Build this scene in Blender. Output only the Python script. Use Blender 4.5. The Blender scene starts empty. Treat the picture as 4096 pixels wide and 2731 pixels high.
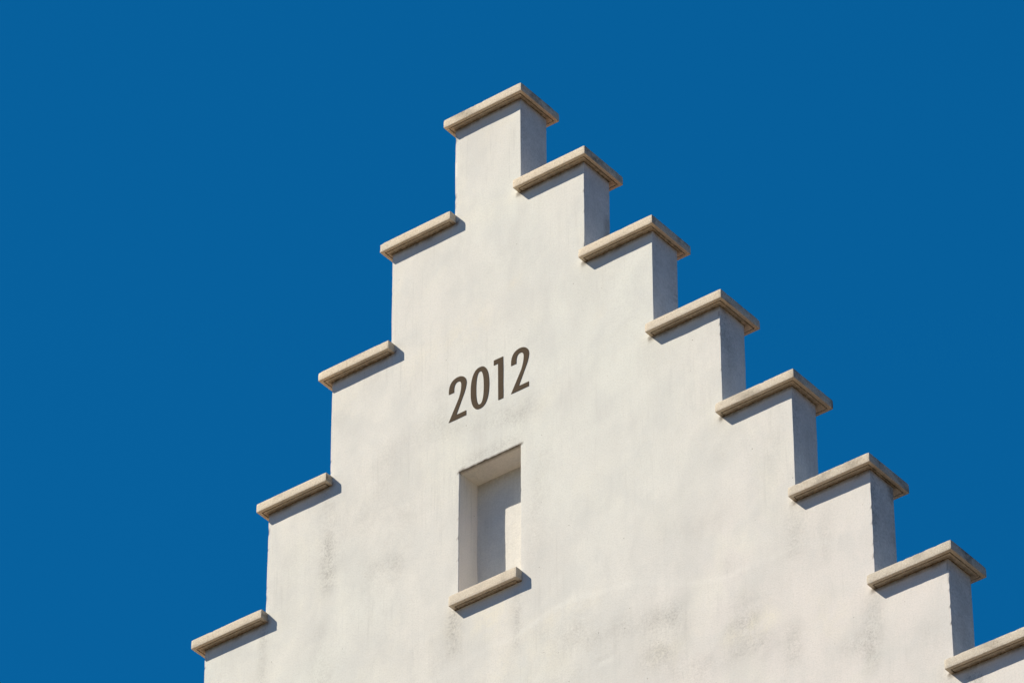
import bpy, bmesh, math, random
from mathutils import Vector, Matrix, noise

# ------------------------------------------------------------------ camera, sky, sun, exposure
scene = bpy.context.scene
COL = scene.collection
PEAK = 17.70                       # height of the topmost coping above the ground

cam_data = bpy.data.cameras.new("camera")
cam_data.sensor_width = 36.0
cam_data.lens = 193.498
cam_data.clip_start = 0.1
cam_data.clip_end = 5000.0
cam = bpy.data.objects.new("camera", cam_data)
COL.objects.link(cam)
az, el, ro = math.radians(37.6672), math.radians(37.2626), math.radians(-0.1007)
fw = Vector((-math.sin(az) * math.cos(el), math.cos(az) * math.cos(el), math.sin(el)))
rt = Vector((math.cos(az), math.sin(az), 0.0))
up = rt.cross(fw)
r2 = rt * math.cos(ro) + up * math.sin(ro)
u2 = -rt * math.sin(ro) + up * math.cos(ro)
m = Matrix((r2, u2, -fw)).transposed().to_4x4()
m.translation = Vector((12.1677, -15.2962, -16.1141 + PEAK))
cam.matrix_world = m
scene.camera = cam

SUN_TO = Vector((-1.21, -1.0, 1.50)).normalized()      # direction towards the sun
sun_el = math.asin(SUN_TO.z)
world = bpy.data.worlds.new("World")
scene.world = world
world.use_nodes = True
wn, wl = world.node_tree.nodes, world.node_tree.links
wn.clear()
sky = wn.new("ShaderNodeTexSky")
sky.sky_type = 'NISHITA'
sky.sun_disc = False
sky.sun_elevation = sun_el
sky.sun_rotation = math.atan2(SUN_TO.x, SUN_TO.y)
sky.altitude = 300
sky.air_density = 1.0
sky.dust_density = 0.2
sky.ozone_density = 4.0
tint = wn.new("ShaderNodeMix")
tint.data_type = 'RGBA'; tint.blend_type = 'MULTIPLY'
tint.inputs[0].default_value = 1.0
tint.inputs[7].default_value = (0.03, 0.56, 0.80, 1.0)   # deep polarised blue, the same over the whole sky
bg = wn.new("ShaderNodeBackground")
bg.inputs[1].default_value = 0.12
wo = wn.new("ShaderNodeOutputWorld")
wl.new(sky.outputs[0], tint.inputs[6])
flat = wn.new("ShaderNodeMix")                            # cloudless sky of almost even depth, all the way round
flat.data_type = 'RGBA'
flat.inputs[0].default_value = 0.66
flat.inputs[7].default_value = (0.0100, 0.800, 2.320, 1.0)
wl.new(tint.outputs[2], flat.inputs[6])
wl.new(flat.outputs[2], bg.inputs[0])
wl.new(bg.outputs[0], wo.inputs[0])

sun_data = bpy.data.lights.new("sun", 'SUN')
sun_data.energy = 5.0
sun_data.angle = math.radians(0.5)
sun_data.color = (1.0, 0.905, 0.745)
sun = bpy.data.objects.new("sun", sun_data)
COL.objects.link(sun)
sun.rotation_euler = SUN_TO.to_track_quat('Z', 'Y').to_euler()
sun.location = (-20, -20, 40)

vs = scene.view_settings
vs.view_transform = 'Standard'
vs.look = 'None'
vs.exposure = 0.25
vs.gamma = 1.0
vs.use_curve_mapping = False

# ------------------------------------------------------------------ measured data (facade coordinates: x along, z down from the peak)
GRIME=[ (2.630,-4.120,2.660,-4.135,0.022,0.9),
(1.12,-3.30,1.25,-3.32,0.06,0.25),(1.56,-3.30,1.70,-3.33,0.05,0.2),(0.55,-3.05,0.72,-3.06,0.05,0.18),(-0.9,-2.05,-0.95,-2.25,0.06,0.12),
(-0.683,-1.772,-0.680,-2.292,0.044,0.30),
(-0.669,-2.063,-0.671,-2.285,0.031,0.30),
(-0.706,-2.536,-0.700,-2.786,0.048,0.30),
(-1.030,-2.355,-1.038,-2.648,0.022,0.40),
(-0.306,-2.336,-0.404,-2.340,0.077,0.28),
(-0.483,-2.025,-0.555,-2.135,0.110,0.15),
(-0.362,-1.913,-0.236,-2.086,0.110,0.15),
(0.047,-2.715,0.037,-2.936,0.029,0.45),
(0.013,-2.859,-0.011,-2.916,0.088,0.20),
(0.383,-2.789,0.377,-3.077,0.022,0.30),
(0.466,-2.416,0.496,-2.657,0.044,0.25),
(1.096,-3.205,1.197,-3.225,0.048,0.45),
(1.070,-3.386,1.137,-3.392,0.061,0.40),
(0.803,-3.176,0.961,-3.188,0.048,0.30),
(1.513,-3.412,1.579,-3.414,0.044,0.40),
(1.509,-3.535,1.639,-3.557,0.048,0.40),
(1.792,-3.535,1.790,-3.683,0.035,0.35),
(2.061,-3.753,2.115,-3.744,0.053,0.30),
(0.620,-3.155,0.689,-3.140,0.057,0.20),
(2.186,-3.595,2.168,-3.860,0.039,0.40),
(1.837,-2.959,1.818,-3.159,0.053,0.30),
(1.479,-2.352,1.463,-2.515,0.039,0.20),
(0.769,-1.185,0.760,-1.375,0.039,0.12),
(1.126,-1.785,1.116,-1.944,0.039,0.15),
(2.510,-4.053,2.499,-4.161,0.031,0.40),
(0.103,-1.959,0.392,-1.954,0.026,0.35),
(-0.020,-1.733,0.488,-1.821,0.066,0.22),
(0.296,-1.816,0.392,-1.836,0.039,0.20),
(-0.315,-1.720,-0.167,-1.690,0.066,0.15),
(1.986,-3.036,1.954,-3.282,0.031,0.20),
(1.742,-2.550,1.724,-2.743,0.039,0.15),
(1.173,-2.814,1.442,-2.842,0.066,0.15),
(1.479,-3.079,1.489,-3.127,0.026,0.30),
(-0.046,-1.517,-0.070,-1.639,0.048,0.15),
(0.902,-1.128,0.887,-1.315,0.044,0.10),
(-0.312,-1.115,-0.299,-1.145,0.020,0.30),
(2.437,-3.805,2.492,-3.932,0.048,0.20),
(0.510,-2.112,0.497,-2.338,0.035,0.20),
(-0.622,-1.389,-0.569,-1.485,0.057,0.12),
(1.223,-3.513,1.355,-3.546,0.057,0.30),
(0.596,-3.299,0.687,-3.315,0.044,0.25) ]
WARM=[ (1.50,-3.46,1.66,-3.44,0.05,0.9),(1.10,-3.38,1.20,-3.40,0.05,0.7),(0.45,-2.98,0.80,-2.96,0.035,0.6),(0.30,-3.10,0.55,-3.15,0.08,0.5),(1.9,-3.5,2.0,-3.6,0.08,0.4),
(0.026,-1.223,0.149,-1.220,0.066,0.60),
(0.370,-1.092,0.406,-1.085,0.022,0.90),
(-0.197,-1.290,-0.147,-1.265,0.055,0.50),
(0.271,-0.166,0.296,-0.050,0.088,0.70),  # warm highlight on the top block, put mildly into the colour
(0.060,-2.833,0.296,-2.842,0.066,0.90),
(-0.280,-0.707,-0.315,-0.890,0.026,0.50),
(0.760,-0.912,0.764,-1.036,0.022,0.60),
(-0.623,-1.315,-0.573,-1.313,0.088,0.40),
(0.825,-1.501,0.861,-1.482,0.026,0.40),
(0.071,-0.372,0.059,-0.493,0.022,0.50) ]
SEAM = [(-0.6, -3.10), (-0.2, -3.04), (-0.057, -3.031), (0.132, -2.998), (0.366, -2.983), (0.575, -2.937), (0.76, -2.937),
        (0.988, -2.979), (1.234, -3.079), (1.455, -3.156), (1.654, -3.153), (1.872, -3.16), (2.3, -3.30)]
Z = [0.0, -0.5488, -1.1204, -1.6990, -2.2889, -2.8809, -3.4746, -4.0240, -4.6100]       # coping tops
HC = 0.045                                                                             # coping thickness
XR = [0.411, 0.767, 1.134, 1.482, 1.836, 2.204, 2.553, 2.905, 3.262]                    # right wall edge of each step
XL = [0.033, -0.329, -0.6705, -1.025, -1.375, -1.728, -2.084, -2.440, -2.796]           # left wall edge of each step
PR = 0.0456                                                                            # coping projection
COPINGS = [('R', 0, 0.0000, 0.4486), ('R', 1, 0.4002, 0.8046), ('R', 2, 0.7627, 1.1668), ('R', 3, 1.1167, 1.5213),
           ('R', 4, 1.4727, 1.8783), ('R', 5, 1.8258, 2.2332), ('R', 6, 2.1910, 2.5993), ('R', 7, 2.5350, 2.9420), ('R', 8, 2.893, 3.300),
           ('L', 1, -0.3669, 0.0417), ('L', 2, -0.7147, -0.3072), ('L', 3, -1.0595, -0.6548), ('L', 4, -1.4179, -1.0097),
           ('L', 5, -1.766, -1.361), ('L', 6, -2.122, -1.716), ('L', 7, -2.478, -2.072), ('L', 8, -2.834, -2.428)]
NX0, NX1, NZ0, NZ1, ND = 0.0655, 0.4045, -2.690, -1.994, 0.135                           # niche opening and depth
XC = 0.224                                                                             # middle of the gable
ROOT = Vector((XC, 0.0, 0.0))

def wall_depth(x):
    return min(0.196, max(0.150, 0.1985 - 0.0155 * max(0.0, x)))

def L(x, y, z):
    """facade coordinates -> local coordinates of the building"""
    return Vector((x - XC, y, z + PEAK))

def seg_dist(px, pz, a):
    x0, z0, x1, z1 = a[:4]
    dx, dz = x1 - x0, z1 - z0
    l2 = dx * dx + dz * dz
    t = 0.0 if l2 == 0 else max(0.0, min(1.0, ((px - x0) * dx + (pz - z0) * dz) / l2))
    return math.hypot(px - x0 - t * dx, pz - z0 - t * dz), t

def field(px, pz, table):
    s = 0.0
    for a in table:
        r = a[4] * 1.3
        if abs(px - a[0]) > 0.8 or abs(pz - a[1]) > 0.9:
            continue
        d, t = seg_dist(px, pz, a)
        if d < 2.2 * r:
            s += a[5] * math.exp(-(d / r) ** 2) * (0.75 + 0.5 * noise.noise((px * 9 + a[0] * 7, pz * 5, a[1])))
    return max(0.0, min(1.0, s))

def seam_z(x):
    for (xa, za), (xb, zb) in zip(SEAM, SEAM[1:]):
        if xa <= x <= xb:
            return za + (zb - za) * (x - xa) / (xb - xa)
    return None

def smooth(e0, e1, v):
    t = max(0.0, min(1.0, (v - e0) / (e1 - e0)))
    return t * t * (3 - 2 * t)

# ------------------------------------------------------------------ materials
def new_mat(name):
    mt = bpy.data.materials.new(name)
    mt.use_nodes = True
    nt = mt.node_tree
    return mt, nt, nt.nodes, nt.links, nt.nodes["Principled BSDF"]

class NB:
    """small helper to write node graphs"""
    def __init__(s, nt):
        s.nt, s.n, s.l = nt, nt.nodes, nt.links
        tc = s.n.new("ShaderNodeTexCoord")
        s.co = tc.outputs["Object"]
    def link(s, a, sock):
        if hasattr(a, "is_linked") or hasattr(a, "links"):
            s.l.new(a, sock)
        else:
            sock.default_value = a
    def mapping(s, scale):
        mp = s.n.new("ShaderNodeMapping")
        mp.inputs["Scale"].default_value = scale
        s.l.new(s.co, mp.inputs["Vector"])
        return mp.outputs[0]
    def noise(s, scale, detail=4, rough=0.55, vec=None, dist=0.0):
        t = s.n.new("ShaderNodeTexNoise")
        t.inputs["Scale"].default_value = scale
        t.inputs["Detail"].default_value = detail
        t.inputs["Roughness"].default_value = rough
        t.inputs["Distortion"].default_value = dist
        s.l.new(vec or s.co, t.inputs["Vector"])
        return t.outputs[0]
    def voro(s, scale, vec=None):
        t = s.n.new("ShaderNodeTexVoronoi")
        t.inputs["Scale"].default_value = scale
        s.l.new(vec or s.co, t.inputs["Vector"])
        return t.outputs["Distance"]
    def ramp(s, v, a, b, va=0.0, vb=1.0):
        r = s.n.new("ShaderNodeMapRange")
        r.interpolation_type = 'SMOOTHSTEP'
        s.l.new(v, r.inputs[0])
        for i, q in enumerate((a, b, va, vb)):
            r.inputs[1 + i].default_value = q
        return r.outputs[0]
    def math(s, op, a, b=0.0, c=False):
        t = s.n.new("ShaderNodeMath")
        t.operation = op; t.use_clamp = c
        s.link(a, t.inputs[0]); s.link(b, t.inputs[1])
        return t.outputs[0]
    def mix(s, f, a, b, blend='MIX'):
        t = s.n.new("ShaderNodeMix")
        t.data_type = 'RGBA'; t.blend_type = blend
        s.link(f, t.inputs[0])
        s.link(a if not isinstance(a, tuple) else (*a, 1), t.inputs[6])
        s.link(b if not isinstance(b, tuple) else (*b, 1), t.inputs[7])
        return t.outputs[2]
    def attr(s, name):
        t = s.n.new("ShaderNodeAttribute")
        t.attribute_name = name
        return t.outputs["Fac"]
    def bump(s, hgt, strength, dist, nrm=None):
        t = s.n.new("ShaderNodeBump")
        t.inputs["Strength"].default_value = strength
        t.inputs["Distance"].default_value = dist
        s.l.new(hgt, t.inputs["Height"])
        if nrm:
            s.l.new(nrm, t.inputs["Normal"])
        return t.outputs[0]

def stucco_material():
    mt, nt, n, l, bs = new_mat("painted_stucco")
    b = NB(nt)
    low = b.noise(0.9, 2, 0.5)
    mid = b.noise(4.5, 5, 0.6, dist=0.4)
    col = b.mix(b.ramp(low, 0.36, 0.60), (0.800, 0.802, 0.740), (0.815, 0.790, 0.732))
    col = b.mix(b.attr("rosy"), col, (0.815, 0.765, 0.728))
    col = b.mix(b.math('MULTIPLY', b.ramp(b.noise(2.3, 3, 0.55, dist=0.6), 0.50, 0.72), 0.55), col, (0.850, 0.828, 0.735))
    col = b.mix(b.math('MULTIPLY', b.ramp(mid, 0.42, 0.70), 0.42), col, (0.675, 0.680, 0.655))
    col = b.mix(b.math('MULTIPLY', b.attr("warm"), b.ramp(b.noise(14, 4, 0.6), 0.30, 0.65)), col, (0.865, 0.815, 0.690))
    # broad cloudy weathering, drawn out downwards
    brd = b.noise(1.0, 4, 0.6, vec=b.mapping((3.4, 3.4, 1.5)), dist=0.35)
    col = b.mix(b.math('MULTIPLY', b.ramp(brd, 0.44, 0.66), 0.40), col, (0.665, 0.660, 0.630))
    brd2 = b.noise(1.0, 5, 0.65, vec=b.mapping((13, 13, 5.0)), dist=0.3)
    col = b.mix(b.math('MULTIPLY', b.ramp(brd2, 0.48, 0.70), 0.25), col, (0.640, 0.630, 0.600))
    # rain streaks, very faint
    vst = b.noise(1.0, 6, 0.68, vec=b.mapping((60, 60, 2.6)))
    vmask = b.ramp(b.noise(1.7, 3, 0.6, dist=0.5), 0.40, 0.64)
    col = b.mix(b.math('MULTIPLY', b.math('MULTIPLY', b.ramp(vst, 0.50, 0.74), vmask), 0.42), col, (0.54, 0.53, 0.495))
    # grime blooms, and painted shade of the step sides, broken up into speckle
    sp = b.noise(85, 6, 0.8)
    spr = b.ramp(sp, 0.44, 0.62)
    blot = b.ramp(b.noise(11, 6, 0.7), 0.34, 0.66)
    g = b.attr("grime_shade")
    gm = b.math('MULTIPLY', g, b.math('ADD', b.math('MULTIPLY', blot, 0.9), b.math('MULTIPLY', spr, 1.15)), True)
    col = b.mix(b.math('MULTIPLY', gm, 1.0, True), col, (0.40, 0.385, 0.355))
    # dirt with painted shade under copings and on shaded sides; dirt in chipped arrises
    dk = b.attr("dirt_shade")
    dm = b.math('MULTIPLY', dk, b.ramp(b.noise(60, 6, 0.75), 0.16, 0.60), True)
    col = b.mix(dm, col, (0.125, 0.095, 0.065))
    # pinholes and specks
    pit = b.ramp(b.voro(15), 0.028, 0.052, 1.0, 0.0)
    pm = b.math('MULTIPLY', pit, b.ramp(b.noise(5, 3), 0.46, 0.60))
    col = b.mix(b.math('MULTIPLY', pm, 0.75), col, (0.20, 0.165, 0.12))
    # fine paint grain
    gr = b.noise(120, 5, 0.75)
    col = b.mix(b.math('MULTIPLY', b.ramp(gr, 0.42, 0.66), 0.34), col, (0.58, 0.57, 0.53))
    l.new(col, bs.inputs["Base Color"])
    bs.inputs["Roughness"].default_value = 0.85
    bs.inputs["Specular IOR Level"].default_value = 0.25
    nrm = b.bump(b.noise(6, 3, 0.5), 0.30, 0.004)
    nrm = b.bump(b.noise(150, 4, 0.65), 0.60, 0.0020, nrm)
    nrm = b.bump(pm, 0.5, -0.002, nrm)
    l.new(nrm, bs.inputs["Normal"])
    return mt

def stone_material():
    mt, nt, n, l, bs = new_mat("coping_limestone")
    b = NB(nt)
    low = b.noise(3.0, 3, 0.5)
    col = b.mix(b.ramp(low, 0.35, 0.65), (0.850, 0.725, 0.555), (0.800, 0.705, 0.565))
    col = b.mix(b.attr('tone'), col, (0.660, 0.600, 0.505))
    gr = b.noise(140, 5, 0.8)
    col = b.mix(b.math('MULTIPLY', b.ramp(gr, 0.46, 0.62), 0.55), col, (0.52, 0.42, 0.31))
    lt = b.ramp(b.noise(150, 3, 0.6), 0.52, 0.70)
    col = b.mix(b.math('MULTIPLY', lt, 0.65), col, (0.92, 0.83, 0.68))
    ps = b.math('MULTIPLY', b.ramp(b.voro(85), 0.06, 0.13, 1.0, 0.0), b.ramp(b.noise(22, 4), 0.48, 0.66))
    col = b.mix(b.math('MULTIPLY', ps, 0.8), col, (0.10, 0.075, 0.05))
    d = b.attr("dirt_shade")
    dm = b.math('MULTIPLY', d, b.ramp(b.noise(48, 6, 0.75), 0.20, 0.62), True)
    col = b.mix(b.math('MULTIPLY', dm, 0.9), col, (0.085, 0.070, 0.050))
    l.new(col, bs.inputs["Base Color"])
    bs.inputs["Roughness"].default_value = 0.9
    bs.inputs["Specular IOR Level"].default_value = 0.2
    nrm = b.bump(b.noise(160, 5, 0.7), 0.6, 0.0030)
    nrm = b.bump(ps, 0.6, -0.003, nrm)
    l.new(nrm, bs.inputs["Normal"])
    return mt

def simple_noise_mat(name, c0, c1, scale, rough=0.9, bump=0.3, dist=0.003):
    mt, nt, n, l, bs = new_mat(name)
    b = NB(nt)
    nz = b.noise(scale, 6, 0.65)
    l.new(b.mix(b.ramp(nz, 0.35, 0.65), c0, c1), bs.inputs["Base Color"])
    bs.inputs["Roughness"].default_value = rough
    bs.inputs["Specular IOR Level"].default_value = 0.2
    l.new(b.bump(nz, bump, dist), bs.inputs["Normal"])
    return mt

M_STUCCO = stucco_material()
M_STONE = stone_material()
M_MORTAR = simple_noise_mat("grimy_mortar", (0.085, 0.060, 0.038), (0.32, 0.26, 0.19), 70)
M_PAINT = simple_noise_mat("brown_lettering_paint", (0.108, 0.080, 0.054), (0.094, 0.070, 0.048), 90, 0.95, 0.25, 0.001)
M_PAINT.node_tree.nodes["Principled BSDF"].inputs["Specular IOR Level"].default_value = 0.05
M_TILE = simple_noise_mat("clay_roof_tile", (0.33, 0.12, 0.06), (0.24, 0.09, 0.05), 18)
M_GROUND = simple_noise_mat("pale_paving", (0.166, 0.112, 0.060), (0.138, 0.094, 0.054), 1.5)

# ------------------------------------------------------------------ object helpers
def link(name, verts, faces, mat, parent=None, attrs=None, smooth_shade=True):
    me = bpy.data.meshes.new(name)
    me.from_pydata([tuple(v) for v in verts], [], faces)
    me.materials.append(mat)
    if smooth_shade:
        me.shade_smooth()
    for k, vals in (attrs or {}).items():
        a = me.attributes.new(k, 'FLOAT', 'POINT')
        a.data.foreach_set("value", vals)
    me.update()
    o = bpy.data.objects.new(name, me)
    COL.objects.link(o)
    if parent:
        o.parent = parent
    return o

def fix_normals(o):
    bm = bmesh.new(); bm.from_mesh(o.data)
    bmesh.ops.recalc_face_normals(bm, faces=bm.faces)
    bm.to_mesh(o.data); bm.free()

def lines(stops, cell):
    out = []
    for a, b in zip(stops, stops[1:]):
        k = max(1, round((b - a) / cell))
        out += [a + (b - a) * i / k for i in range(k)]
    return out + [stops[-1]]

# ------------------------------------------------------------------ ground
def ground():
    R, k = 2500.0, 24
    vs_ = [(0, 0, 0)]
    rings = [15, 60, 250, 900, R]
    fs_ = []
    for r in rings:
        vs_ += [(r * math.cos(2 * math.pi * i / k), r * math.sin(2 * math.pi * i / k), 0) for i in range(k)]
    for i in range(k):
        fs_.append((0, 1 + i, 1 + (i + 1) % k))
        for j in range(len(rings) - 1):
            a, b2 = 1 + j * k, 1 + (j + 1) * k
            fs_.append((a + i, b2 + i, b2 + (i + 1) % k, a + (i + 1) % k))
    o = link("ground", vs_, fs_, M_GROUND, smooth_shade=False)
    o["kind"] = "structure"
ground()

# ------------------------------------------------------------------ the building
building = bpy.data.objects.new("stepped_gable_building", None)
building.location = ROOT
building["label"] = "white stuccoed stepped gable with stone copings, the year 2012 and a blind niche"
building["category"] = "building"
COL.objects.link(building)

def wall_top(x):
    for i in range(9):
        if XL[i] < x < XR[i]:
            return Z[i] - HC + 0.004
    return -99

def facade_y(x, z):
    """slow unevenness of the hand-floated plaster, the raised coat below the trowel seam, shallow scars"""
    y = -0.0022 * noise.noise((x * 2.1, z * 1.7, 3.3)) - 0.0011 * noise.noise((x * 6.5, z * 5.0, 9.1)) - 0.0004 * noise.noise((x * 21, z * 19, 1.7))
    s = seam_z(x)
    if s is not None:
        s += 0.014 * noise.noise((x * 7, 2.2, 0.4))
        k = smooth(-0.6, -0.1, x) * (1 - smooth(1.7, 2.2, x))
        y -= (0.0010 + 0.0009 * noise.noise((x * 3.7, 8.8, 0.1))) * k * smooth(s + 0.014, s - 0.014, z) * (1 - smooth(0.10, 0.55, s - z))
    # plaster scars along the lower wall
    for (cx, cz, rx, rz, d) in ((1.12, -3.22, .10, .05, .0007), (1.10, -3.40, .09, .07, -.0008), (1.55, -3.42, .09, .03, .0006),
                                (1.60, -3.52, .12, .05, -.0006), (0.84, -3.30, .05, .012, .0016), (0.66, -3.37, .03, .010, .0016)):
        q = ((x - cx) / rx) ** 2 + ((z - cz) / rz) ** 2
        if q < 4:
            y += d * math.exp(-q * q) * (0.7 + 0.6 * noise.noise((x * 30, z * 30, cx)))
    return y

def build_wall():
    xf = sorted(XL[::-1] + XR + [NX0, NX1])
    xs = []
    for a, b in zip(xf, xf[1:]):
        cell = 0.013 if (a > -1.45 and b < 3.0) else 0.12
        k = max(1, round((b - a) / cell))
        xs += [a + (b - a) * i / k for i in range(k)]
    xs.append(xf[-1])
    zf = sorted([z - HC + 0.004 for z in Z] + [NZ0, NZ1, -4.40])
    zs = [-PEAK, -14.0, -11.0, -9.0, -7.5, -6.2, -5.4, -4.9]
    zs = [z for z in zs if z < zf[0] - 0.05]
    for a, b in zip(zf, zf[1:]):
        cell = 0.013 if a > -4.41 else 0.12
        k = max(1, round((b - a) / cell))
        zs += [a + (b - a) * i / k for i in range(k)]
    zs.append(zf[-1])
    nx, nz = len(xs), len(zs)
    inside = {}
    idx = {}
    verts, faces, coords = [], [], []
    def vid(i, j):
        if (i, j) not in idx:
            idx[(i, j)] = len(verts)
            x, z = xs[i], zs[j]
            verts.append([x, 0.0, z]); coords.append((x, z))
        return idx[(i, j)]
    for i in range(nx - 1):
        xm = 0.5 * (xs[i] + xs[i + 1]); top = wall_top(xm)
        for j in range(nz - 1):
            zm = 0.5 * (zs[j] + zs[j + 1])
            if zm > top or (NX0 < xm < NX1 and NZ0 < zm < NZ1):
                continue
            inside[(i, j)] = 1
            faces.append((vid(i, j), vid(i + 1, j), vid(i + 1, j + 1), vid(i, j + 1)))
    # directed boundary edges (front faces are counter-clockwise seen from -y)
    edges = {}
    for f in faces:
        for a, b in zip(f, f[1:] + f[:1]):
            if (b, a) in edges:
                del edges[(b, a)]
            else:
                edges[(a, b)] = 1
    nrm = {}
    for (a, b) in edges:
        xa, za = coords[a]; xb, zb = coords[b]
        ln = math.hypot(xb - xa, zb - za)
        nx_, nz_ = (zb - za) / ln, -(xb - xa) / ln
        for v in (a, b):
            q = nrm.setdefault(v, [0.0, 0.0]); q[0] += nx_; q[1] += nz_
    rnd = random.Random(4)
    grime_shade, warm, dirt_shade, rosy = [], [], [], []
    chip = {}
    for v, (x, z) in enumerate(coords):
        verts[v][1] = facade_y(x, z)
        vis = z > -4.5
        grime_shade.append(min(1.0, 1.0 * field(x, z, GRIME)) if vis else 0.0)
        warm.append(field(x, z, WARM) if vis else 0.0)
        rosy.append(smooth(-1.6, -3.6, z + 0.35 * noise.noise((x * 1.3, z * 1.3, 0.2))) * smooth(-0.2, 1.6, x) * 0.8)
        d = 0.0
        if vis:
            # dirt just under each coping, with contact shade painted in
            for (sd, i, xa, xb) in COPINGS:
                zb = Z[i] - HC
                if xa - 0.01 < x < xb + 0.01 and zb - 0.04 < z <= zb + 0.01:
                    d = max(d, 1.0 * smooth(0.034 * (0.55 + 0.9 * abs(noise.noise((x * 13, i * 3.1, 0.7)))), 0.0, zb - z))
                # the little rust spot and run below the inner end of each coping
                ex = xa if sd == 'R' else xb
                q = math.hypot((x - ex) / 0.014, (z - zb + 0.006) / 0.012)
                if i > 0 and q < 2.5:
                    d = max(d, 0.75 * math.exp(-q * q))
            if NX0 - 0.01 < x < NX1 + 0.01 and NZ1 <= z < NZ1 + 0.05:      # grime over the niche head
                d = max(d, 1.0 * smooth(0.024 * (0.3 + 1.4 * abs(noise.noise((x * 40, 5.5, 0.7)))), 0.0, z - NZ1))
        dirt_shade.append(d)
    nb = len(verts)
    # wobble of all vertices, chips on arrises
    for v, (x, z) in enumerate(coords):
        if z < -4.5:
            continue
        verts[v][0] += 0.0010 * noise.noise((x * 3 + 5, z * 4, 1.1)) + 0.0004 * noise.noise((x * 20 + 5, z * 31, 7.1))
        verts[v][2] += 0.0012 * noise.noise((x * 6 + 5, z * 3, 4.4))
        if v in nrm:
            c = max(0.0, noise.noise((x * 17 + 31, z * 23, 2.0)) - 0.30) * 0.006
            c += max(0.0, noise.noise((x * 60 + 3, z * 71, 8.0)) - 0.45) * 0.012
            if min(abs(x - XR[q]) for q in (1, 3, 5, 6)) < 1e-6:      # arrises that have lost paint and plaster
                c = c * 1.6 + max(0.0, noise.noise((x * 5, z * 38, 4.0)) - 0.20) * 0.009
            chip[v] = c
            if c > 0.0012:
                dirt_shade[v] = max(dirt_shade[v], min(0.95, c * 260))
    # rings going back
    niche_v = set(v for v, (x, z) in enumerate(coords) if NX0 - 1e-6 <= x <= NX1 + 1e-6 and NZ0 - 1e-6 <= z <= NZ1 + 1e-6)
    STEPS = [None, 0.0028, 0.16, 0.34, 0.52, 0.70, 0.86, 1.0]
    ring = {}
    def add(v, x, y, z, g, d):
        verts.append([x, y, z]); grime_shade.append(g); warm.append(0.0); dirt_shade.append(d); rosy.append(0.9)  # returning faces tinted rosy, warm bounce light put into the colour
        return len(verts) - 1
    for v in nrm:
        x, y, z = verts[v]
        n0 = nrm[v]; ln = math.hypot(*n0) or 1.0
        ux, uz = n0[0] / ln, n0[1] / ln
        T = ND if v in niche_v else wall_depth(x)
        lst = [v]
        for k in range(1, len(STEPS)):
            yy = STEPS[k] if k == 1 else STEPS[1] + (T - STEPS[1]) * STEPS[k]
            w = 0.0013 * noise.noise((z * 9 + k, x * 3, yy * 9)) if v not in niche_v else 0.0
            cz = coords[v][1]
            dd = 0.0
            g = 0.0
            if v in niche_v and abs(coords[v][1] - NZ1) < 1e-6 and k <= 1:
                dd = 1.0
            if v not in niche_v:
                for (sd, i, xa, xb) in COPINGS:
                    zb = Z[i] - HC
                    if xa < x < xb and -0.02 < zb - cz < 0.05:
                        dd = max(dd, 0.85 * smooth(0.026 * (0.4 + abs(noise.noise((yy * 23, i * 3.1, 0.7)))), 0.0, zb - cz))  # dirt and contact shade painted below the coping
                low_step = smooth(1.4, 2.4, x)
                dd = max(dd, (0.06 + 0.12 * low_step) * (1.0 + 1.2 * noise.noise((x * 3, yy * 14, cz * 3.1))))  # dirt plus painted warm shade on the step sides, browner on lower steps
                g = 0.24 + 0.10 * low_step + 0.40 * max(0.0, noise.noise((x * 2, yy * 11, cz * 2.4)))  # weathered step sides, greyed further to paint in their shade
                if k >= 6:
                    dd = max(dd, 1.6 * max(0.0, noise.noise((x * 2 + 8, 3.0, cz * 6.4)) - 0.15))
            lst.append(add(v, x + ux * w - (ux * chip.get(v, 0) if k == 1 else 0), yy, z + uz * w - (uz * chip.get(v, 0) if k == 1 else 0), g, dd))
        ring[v] = lst
        ins = 0.0022 + chip.get(v, 0.0)
        verts[v][0] -= ux * ins; verts[v][2] -= uz * ins
    nfaces, wfaces = [], []
    for (a, b) in edges:
        tgt = nfaces if (a in niche_v and b in niche_v) else wfaces
        for k in range(len(STEPS) - 1):
            tgt.append((ring[b][k], ring[a][k], ring[a][k + 1], ring[b][k + 1]))
    # back face of the parapet: one sheet following the steps
    bidx = {}
    cols = sorted(XL[::-1] + XR)
    for (a, b) in edges:
        pass
    allf = faces + wfaces
    for a, b in zip(cols, cols[1:]):
        xm = 0.5 * (a + b); t = wall_top(xm)
        base = len(verts)
        for (x, z) in ((a, -PEAK), (b, -PEAK), (b, t), (a, t)):
            verts.append([x, wall_depth(x), z]); grime_shade.append(0); warm.append(0); dirt_shade.append(0); rosy.append(0)
        allf.append((base + 1, base, base + 3, base + 2))
    lv = [L(*v) for v in verts]
    # split the niche reveal into its own part
    def sub(fcs):
        mp, vv, ff, at = {}, [], [], {'grime_shade': [], 'warm': [], 'dirt_shade': [], 'rosy': []}
        for f in fcs:
            r = []
            for v in f:
                if v not in mp:
                    mp[v] = len(vv); vv.append(lv[v])
                    at['grime_shade'].append(grime_shade[v]); at['warm'].append(warm[v]); at['dirt_shade'].append(dirt_shade[v]); at['rosy'].append(rosy[v])
                r.append(mp[v])
            ff.append(tuple(r))
        return vv, ff, at
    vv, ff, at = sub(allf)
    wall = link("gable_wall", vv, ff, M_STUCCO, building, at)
    wall.data.set_sharp_from_angle(angle=math.radians(32))
    vv, ff, at = sub(nfaces)
    # back panel of the niche, uneven plaster
    px = lines([NX0 - 0.01, NX1 + 0.01], 0.02); pz = lines([NZ0 - 0.01, NZ1 + 0.01], 0.02)
    base = len(vv)
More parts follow.
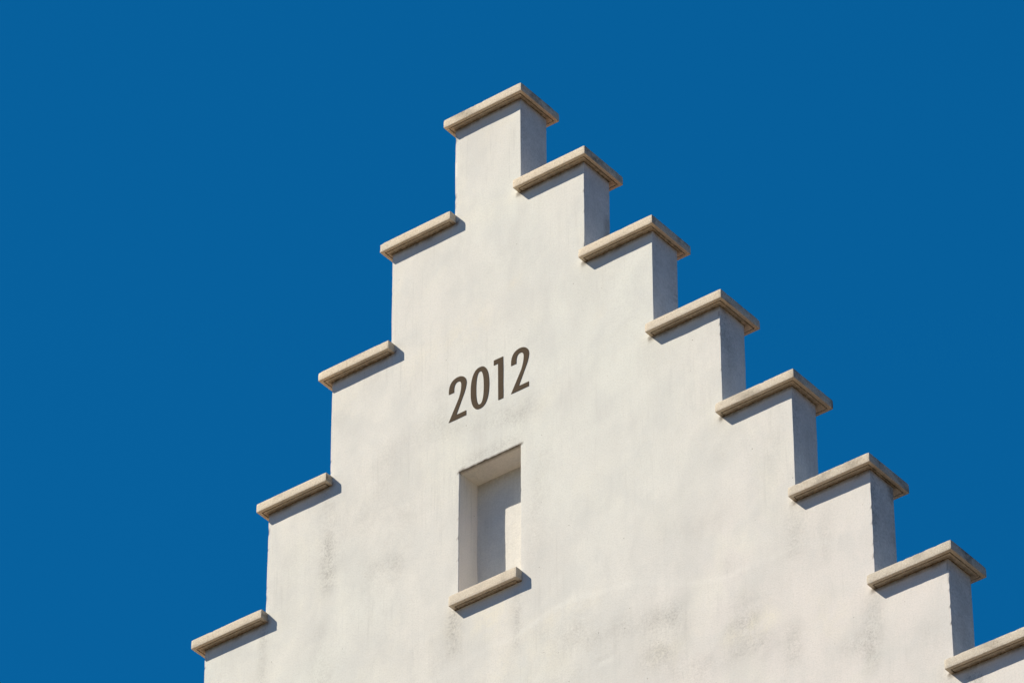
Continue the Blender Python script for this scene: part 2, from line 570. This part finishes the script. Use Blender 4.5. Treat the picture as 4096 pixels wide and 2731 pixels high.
    for x in px:
        for z in pz:
            vv.append(L(x, ND - 0.0035 + 0.0022 * noise.noise((x * 6, z * 5, 12.0)), z))
            dt = 0.35 * smooth(0.05, 0.0, NZ1 - z)  # back panel coloured darker towards the niche head
            at['grime_shade'].append(0.12); at['warm'].append(0.0); at['dirt_shade'].append(dt); at['rosy'].append(0.0)
    k = len(pz)
    for i in range(len(px) - 1):
        for j in range(k - 1):
            ff.append((base + i * k + j, base + (i + 1) * k + j, base + (i + 1) * k + j + 1, base + i * k + j + 1))
    nic = link("niche", vv, ff, M_STUCCO, building, at)
    nic["label"] = "blind rectangular niche, its back half in shade"
    nic.data.set_sharp_from_angle(angle=math.radians(32))
build_wall()

# ------------------------------------------------------------------ stone slabs: copings and the niche sill
def slab(name, x0, x1, y0, y1, z0, z1, seed, tone=0.0, groove=0.016, gw=0.0055, gd=0.006, wear=1.0, foot=None, cell=0.014):
    r = 0.0016
    def axis(a, b, extra=()):
        stops = sorted({round(v, 6) for v in (a, a + r * 0.3, a + r, b - r, b - r * 0.3, b, *extra) if a <= v <= b})
        return lines(stops, cell)
    gx = (x0 + groove, x0 + groove + gw, x1 - groove - gw, x1 - groove)
    gy = (y0 + groove, y0 + groove + gw, y1 - groove - gw, y1 - groove)
    ex = 0.0006
    ext = lambda g: [v + s for v in g for s in (-ex, ex)]
    X = axis(x0, x1, ext(gx)); Y = axis(y0, y1, ext(gy)); Zs = axis(z0, z1)
    idx, verts, dirt_shade, faces = {}, [], [], []
    def in_groove(x, y):
        ox = min(x - x0, x1 - x); oy = min(y - y0, y1 - y)
        d = min(ox, oy)
        return groove - 1e-4 < d - ex * 0.0 < groove + gw + 1e-4
    def vid(i, j, k):
        key = (i, j, k)
        if key in idx:
            return idx[key]
        x, y, z = X[i], Y[j], Zs[k]
        p = Vector((x, y, z))
        q = Vector((min(max(x, x0 + r), x1 - r), min(max(y, y0 + r), y1 - r), min(max(z, z0 + r), z1 - r)))
        d = p - q
        if d.length > 1e-9:
            p = q + d.normalized() * r
        low = (k == 0)
        if low and in_groove(x, y):
            p.z += gd * (0.8 + 0.4 * noise.noise((x * 9, y * 9, seed)))
        # sawn faces are not quite true; arrises are worn and nicked
        sh = Vector((noise.noise((x * 4, y * 4, z * 9 + seed)), noise.noise((x * 4 + 7, y * 4, z * 9 + seed)), noise.noise((x * 4, y * 4 + 9, z * 9 + seed))))
        p += sh * 0.0007
        edge = sum((abs(x - x0) < r * 1.01 or abs(x - x1) < r * 1.01, abs(y - y0) < r * 1.01 or abs(y - y1) < r * 1.01, abs(z - z0) < r * 1.01 or abs(z - z1) < r * 1.01))
        if edge >= 2:
            c = max(0.0, noise.noise((x * 26 + seed * 3, y * 26, z * 20)) - 0.30) * 0.007 * wear
            c += max(0.0, noise.noise((x * 75 + seed, y * 75, z * 60)) - 0.40) * 0.009 * wear
            if edge == 3:
                c += 0.0015 * wear
            if z < z0 + r * 1.01:
                c *= 0.3
            ctr = Vector((min(max(x, x0 + .03), x1 - .03), min(max(y, y0 + .03), y1 - .03), 0.5 * (z0 + z1)))
            p += (ctr - p).normalized() * c
        dt = 0.0
        if low:
            if in_groove(x, y):
                dt = 0.85  # drip groove coloured darker
            if foot:
                # distance from the wall face carrying the slab
                dx = max(foot[0] - x, 0.0, x - foot[1]); dy = max(foot[2] - y, 0.0, y - foot[3])
                dd = math.hypot(dx, dy)
                dt = max(dt, 0.95 * smooth(0.036, 0.0, dd) ** 1.2)  # grime towards the wall, with occlusion shade painted in
            # lichen and soot on the weather corners
            dt = max(dt, 0.8 * max(0.0, noise.noise((x * 11 + seed, y * 11, 2.0)) - 0.22))
        else:
            dt = max(0.0, noise.noise((x * 9 + seed * 2, y * 9, z * 14)) - 0.18) * 0.9
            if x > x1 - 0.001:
                dt += 0.34 + 0.8 * max(0.0, noise.noise((seed, y * 14, z * 20)))  # right end face darkened, its shade painted into the stone colour
            if z > z1 - 0.005:
                dt += 0.15 * wear
        idx[key] = len(verts); verts.append(L(*p)); dirt_shade.append(min(1.0, dt))
        return idx[key]
    nx, ny, nz = len(X) - 1, len(Y) - 1, len(Zs) - 1
    for i in range(nx):
        for j in range(ny):
            faces.append((vid(i, j, 0), vid(i, j + 1, 0), vid(i + 1, j + 1, 0), vid(i + 1, j, 0)))
            faces.append((vid(i, j, nz), vid(i + 1, j, nz), vid(i + 1, j + 1, nz), vid(i, j + 1, nz)))
    for i in range(nx):
        for k in range(nz):
            faces.append((vid(i, 0, k), vid(i + 1, 0, k), vid(i + 1, 0, k + 1), vid(i, 0, k + 1)))
            faces.append((vid(i, ny, k), vid(i, ny, k + 1), vid(i + 1, ny, k + 1), vid(i + 1, ny, k)))
    for j in range(ny):
        for k in range(nz):
            faces.append((vid(0, j, k), vid(0, j, k + 1), vid(0, j + 1, k + 1), vid(0, j + 1, k)))
            faces.append((vid(nx, j, k), vid(nx, j + 1, k), vid(nx, j + 1, k + 1), vid(nx, j, k + 1)))
    o = link(name, verts, faces, M_STONE, building, {'dirt_shade': dirt_shade, 'tone': [tone] * len(dirt_shade)})
    o.data.set_sharp_from_angle(angle=math.radians(40))
    return o

def mortar(parent, path, z, seed):
    """ragged squeezed-out bed joint: path = points along the wall face with outward normals"""
    verts, faces = [], []
    pts = []
    for (ax, ay), (bx, by), (nx, ny) in path:
        ln = math.hypot(bx - ax, by - ay); k = max(2, int(ln / 0.006))
        for i in range(k + 1):
            t = i / k
            pts.append((ax + (bx - ax) * t, ay + (by - ay) * t, nx, ny))
    for (x, y, nx, ny) in pts:
        a = noise.noise((x * 37 + seed, y * 37, 0.3)); c = noise.noise((x * 90 + seed, y * 90, 5.3))
        out = max(0.0006, 0.0022 + 0.0022 * a + 0.0016 * c)
        hgt = max(0.0012, 0.0036 + 0.0020 * a + 0.0012 * c)
        for (o_, zz) in ((-0.004, z + 0.002), (out, z + 0.002), (out * 0.8, z - hgt * 0.6), (-0.004, z - hgt)):
            verts.append(L(x + nx * o_, y + ny * o_, zz))
    for i in range(len(pts) - 1):
        for j in range(3):
            faces.append((i * 4 + j, i * 4 + j + 1, i * 4 + j + 5, i * 4 + j + 4))
    o = link("mortar_joint", verts, faces, M_MORTAR, parent)
    return o

for n_, (sd, i, xa, xb) in enumerate(COPINGS):
    yb = 0.2083 if (sd, i) == ('R', 6) else 0.2415
    if i == 0:
        fx0, fx1 = XL[0], XR[0]
    elif sd == 'R':
        fx0, fx1 = XR[i - 1], XR[i]
    else:
        fx0, fx1 = XL[i], XL[i - 1]
    wd = wall_depth(0.5 * (xa + xb))
    c = slab("coping", xa, xb, -PR, yb, Z[i] - HC, Z[i], 3.7 * n_ + 1.3, wear=1.1 if (sd, i) in (('R', 0), ('R', 6), ('L', 1)) else 0.7,
             foot=(fx0, fx1, 0.0, wd), cell=0.014 if i < 8 else 0.05,
             tone={('R', 4): 0.35, ('R', 5): 0.55, ('R', 6): 0.85, ('R', 7): 0.8, ('L', 4): 0.35, ('L', 3): 0.15, ('R', 2): 0.1, ('R', 3): 0.2}.get((sd, i), 0.0))
    if i <= 7:
        zj = Z[i] - HC
        path = [((fx0, 0.0), (fx1, 0.0), (0, -1))]
        if sd == 'R':
            path.append(((fx1, 0.0), (fx1, wall_depth(fx1)), (1, 0)))
        mortar(c, path, zj, 2.9 * n_)

sill = slab("niche_sill", 0.0440, 0.4125, -0.0425, ND - 0.004, -2.7185, -2.6665, 88.0, tone=0.35, wear=0.6, groove=0.018, foot=(0.04, 0.42, 0.0, 0.2))
mortar(sill, [((0.046, 0.0), (0.410, 0.0), (0, -1))], -2.7185, 51.0)

# ------------------------------------------------------------------ the painted year
def catmull(pts, k=6):
    out = []
    for i in range(len(pts) - 1):
        p0 = pts[max(0, i - 1)]; p1 = pts[i]; p2 = pts[i + 1]; p3 = pts[min(len(pts) - 1, i + 2)]
        for s in range(k):
            t = s / k
            out.append(tuple(0.5 * (2 * b + (c - a) * t + (2 * a - 5 * b + 4 * c - d) * t * t + (3 * b - a - 3 * c + d) * t ** 3)
                             for a, b, c, d in zip(p0, p1, p2, p3)))
    return out + [pts[-1]]

two = (catmull([(0.0, .154), (.001, .181), (.006, .201), (.0155, .2165), (.031, .2265), (.050, .2300), (.068, .2265), (.083, .2175), (.094, .2035),
                (.0990, .185), (.0985, .170), (.094, .148), (.087, .127)]) + [(.0425, .0248), (.0985, .0248), (.0985, 0.0), (0.0, 0.0)]
       + catmull([(.0567, .110), (.0650, .138), (.0692, .163), (.0692, .184), (.064, .1975), (.055, .2040), (.044, .2035), (.035, .195), (.0300, .178), (.0292, .154)]))
def superellipse(a, b, ex, k=64):
    o = []
    for i in range(k):
        t = 2 * math.pi * i / k
        c, s = math.cos(t), math.sin(t)
        o.append((math.copysign(abs(c) ** (2 / ex), c) * a, math.copysign(abs(s) ** (2 / ex), s) * b))
    return o
zero = [[(0.0515 + x, 0.1138 + y) for x, y in superellipse(.0515, .1138, 2.35)],
        [(0.0515 + x, 0.1138 + y) for x, y in superellipse(.0213, .0902, 2.35)][::-1]]
one = [[(.0518, .2275), (.0528, 0.0), (.0247, 0.0), (.0235, .2010), (0.0, .2010), (0.0, .2275)]]

def numeral(name, loops, x0, label):
    cu = bpy.data.curves.new(name, 'CURVE')
    cu.dimensions = '2D'; cu.fill_mode = 'BOTH'; cu.extrude = 0.0012
    for lp in loops:
        sp = cu.splines.new('POLY')
        sp.points.add(len(lp) - 1)
        for p, (x, y) in zip(sp.points, lp):
            p.co = (x, y, 0, 1)
        sp.use_cyclic_u = True
    tmp = bpy.data.objects.new("tmp", cu)
    COL.objects.link(tmp)
    dg = bpy.context.evaluated_depsgraph_get()
    src = bpy.data.meshes.new_from_object(tmp.evaluated_get(dg))
    verts = []
    for v in src.vertices:
        x, z = x0 + v.co.x, -1.700 + v.co.y
        verts.append(L(x, facade_y(x, z) - 0.0004 - v.co.z, z))
    faces = [tuple(p.vertices) for p in src.polygons]
    bpy.data.objects.remove(tmp); bpy.data.meshes.remove(src); bpy.data.curves.remove(cu)
    o = link(name, verts, faces, M_PAINT, building, smooth_shade=False)
    fix_normals(o)
    o["label"] = label
numeral("numeral_two", [two], 0.0065, "brown painted numeral 2, first of the year")
numeral("numeral_zero", zero, 0.1294, "brown painted numeral 0")
numeral("numeral_one", one, 0.2580, "brown painted numeral 1")
numeral("numeral_two", [two], 0.3538, "brown painted numeral 2, last of the year")

# ------------------------------------------------------------------ the house behind the gable
def prism(name, poly, y0, y1, mat):
    k = len(poly)
    vv = [L(x, y0, z) for x, z in poly] + [L(x, y1, z) for x, z in poly]
    ff = [tuple(range(k)), tuple(range(2 * k - 1, k - 1, -1))] + [(i + k, (i + 1) % k + k, (i + 1) % k, i) for i in range(k)]
    o = link(name, vv, ff, mat, building, smooth_shade=False)
    fix_normals(o)
    return o
SL = 0.60
def roof_z(dx):
    return -3.20 - SL * dx
XO0, XO1 = XL[8] + 0.004, XR[8] - 0.004
wl_, wr_ = XC - XO0, XO1 - XC
prism("side_wall", [(XO0, -PEAK), (XO0 + 0.3, -PEAK), (XO0 + 0.3, roof_z(wl_ - 0.3) - 0.17), (XO0, roof_z(wl_) - 0.17)], 0.24, 9.0, M_STUCCO)
prism("side_wall", [(XO1 - 0.3, -PEAK), (XO1, -PEAK), (XO1, roof_z(wr_) - 0.17), (XO1 - 0.3, roof_z(wr_ - 0.3) - 0.17)], 0.24, 9.0, M_STUCCO)
prism("back_wall", [(XO0, -PEAK), (XO1, -PEAK), (XO1, roof_z(wr_) - 0.17), (XC, roof_z(0) - 0.17), (XO0, roof_z(wl_) - 0.17)], 9.002, 9.3, M_STUCCO)
for s, w in ((-1, wl_ + 0.25), (1, wr_ + 0.25)):
    prism("roof_slope", [(XC + s * 0.001, roof_z(0)), (XC + s * w, roof_z(w)), (XC + s * w, roof_z(w) - 0.15), (XC + s * 0.001, roof_z(0) - 0.15)], 0.24, 9.4, M_TILE)
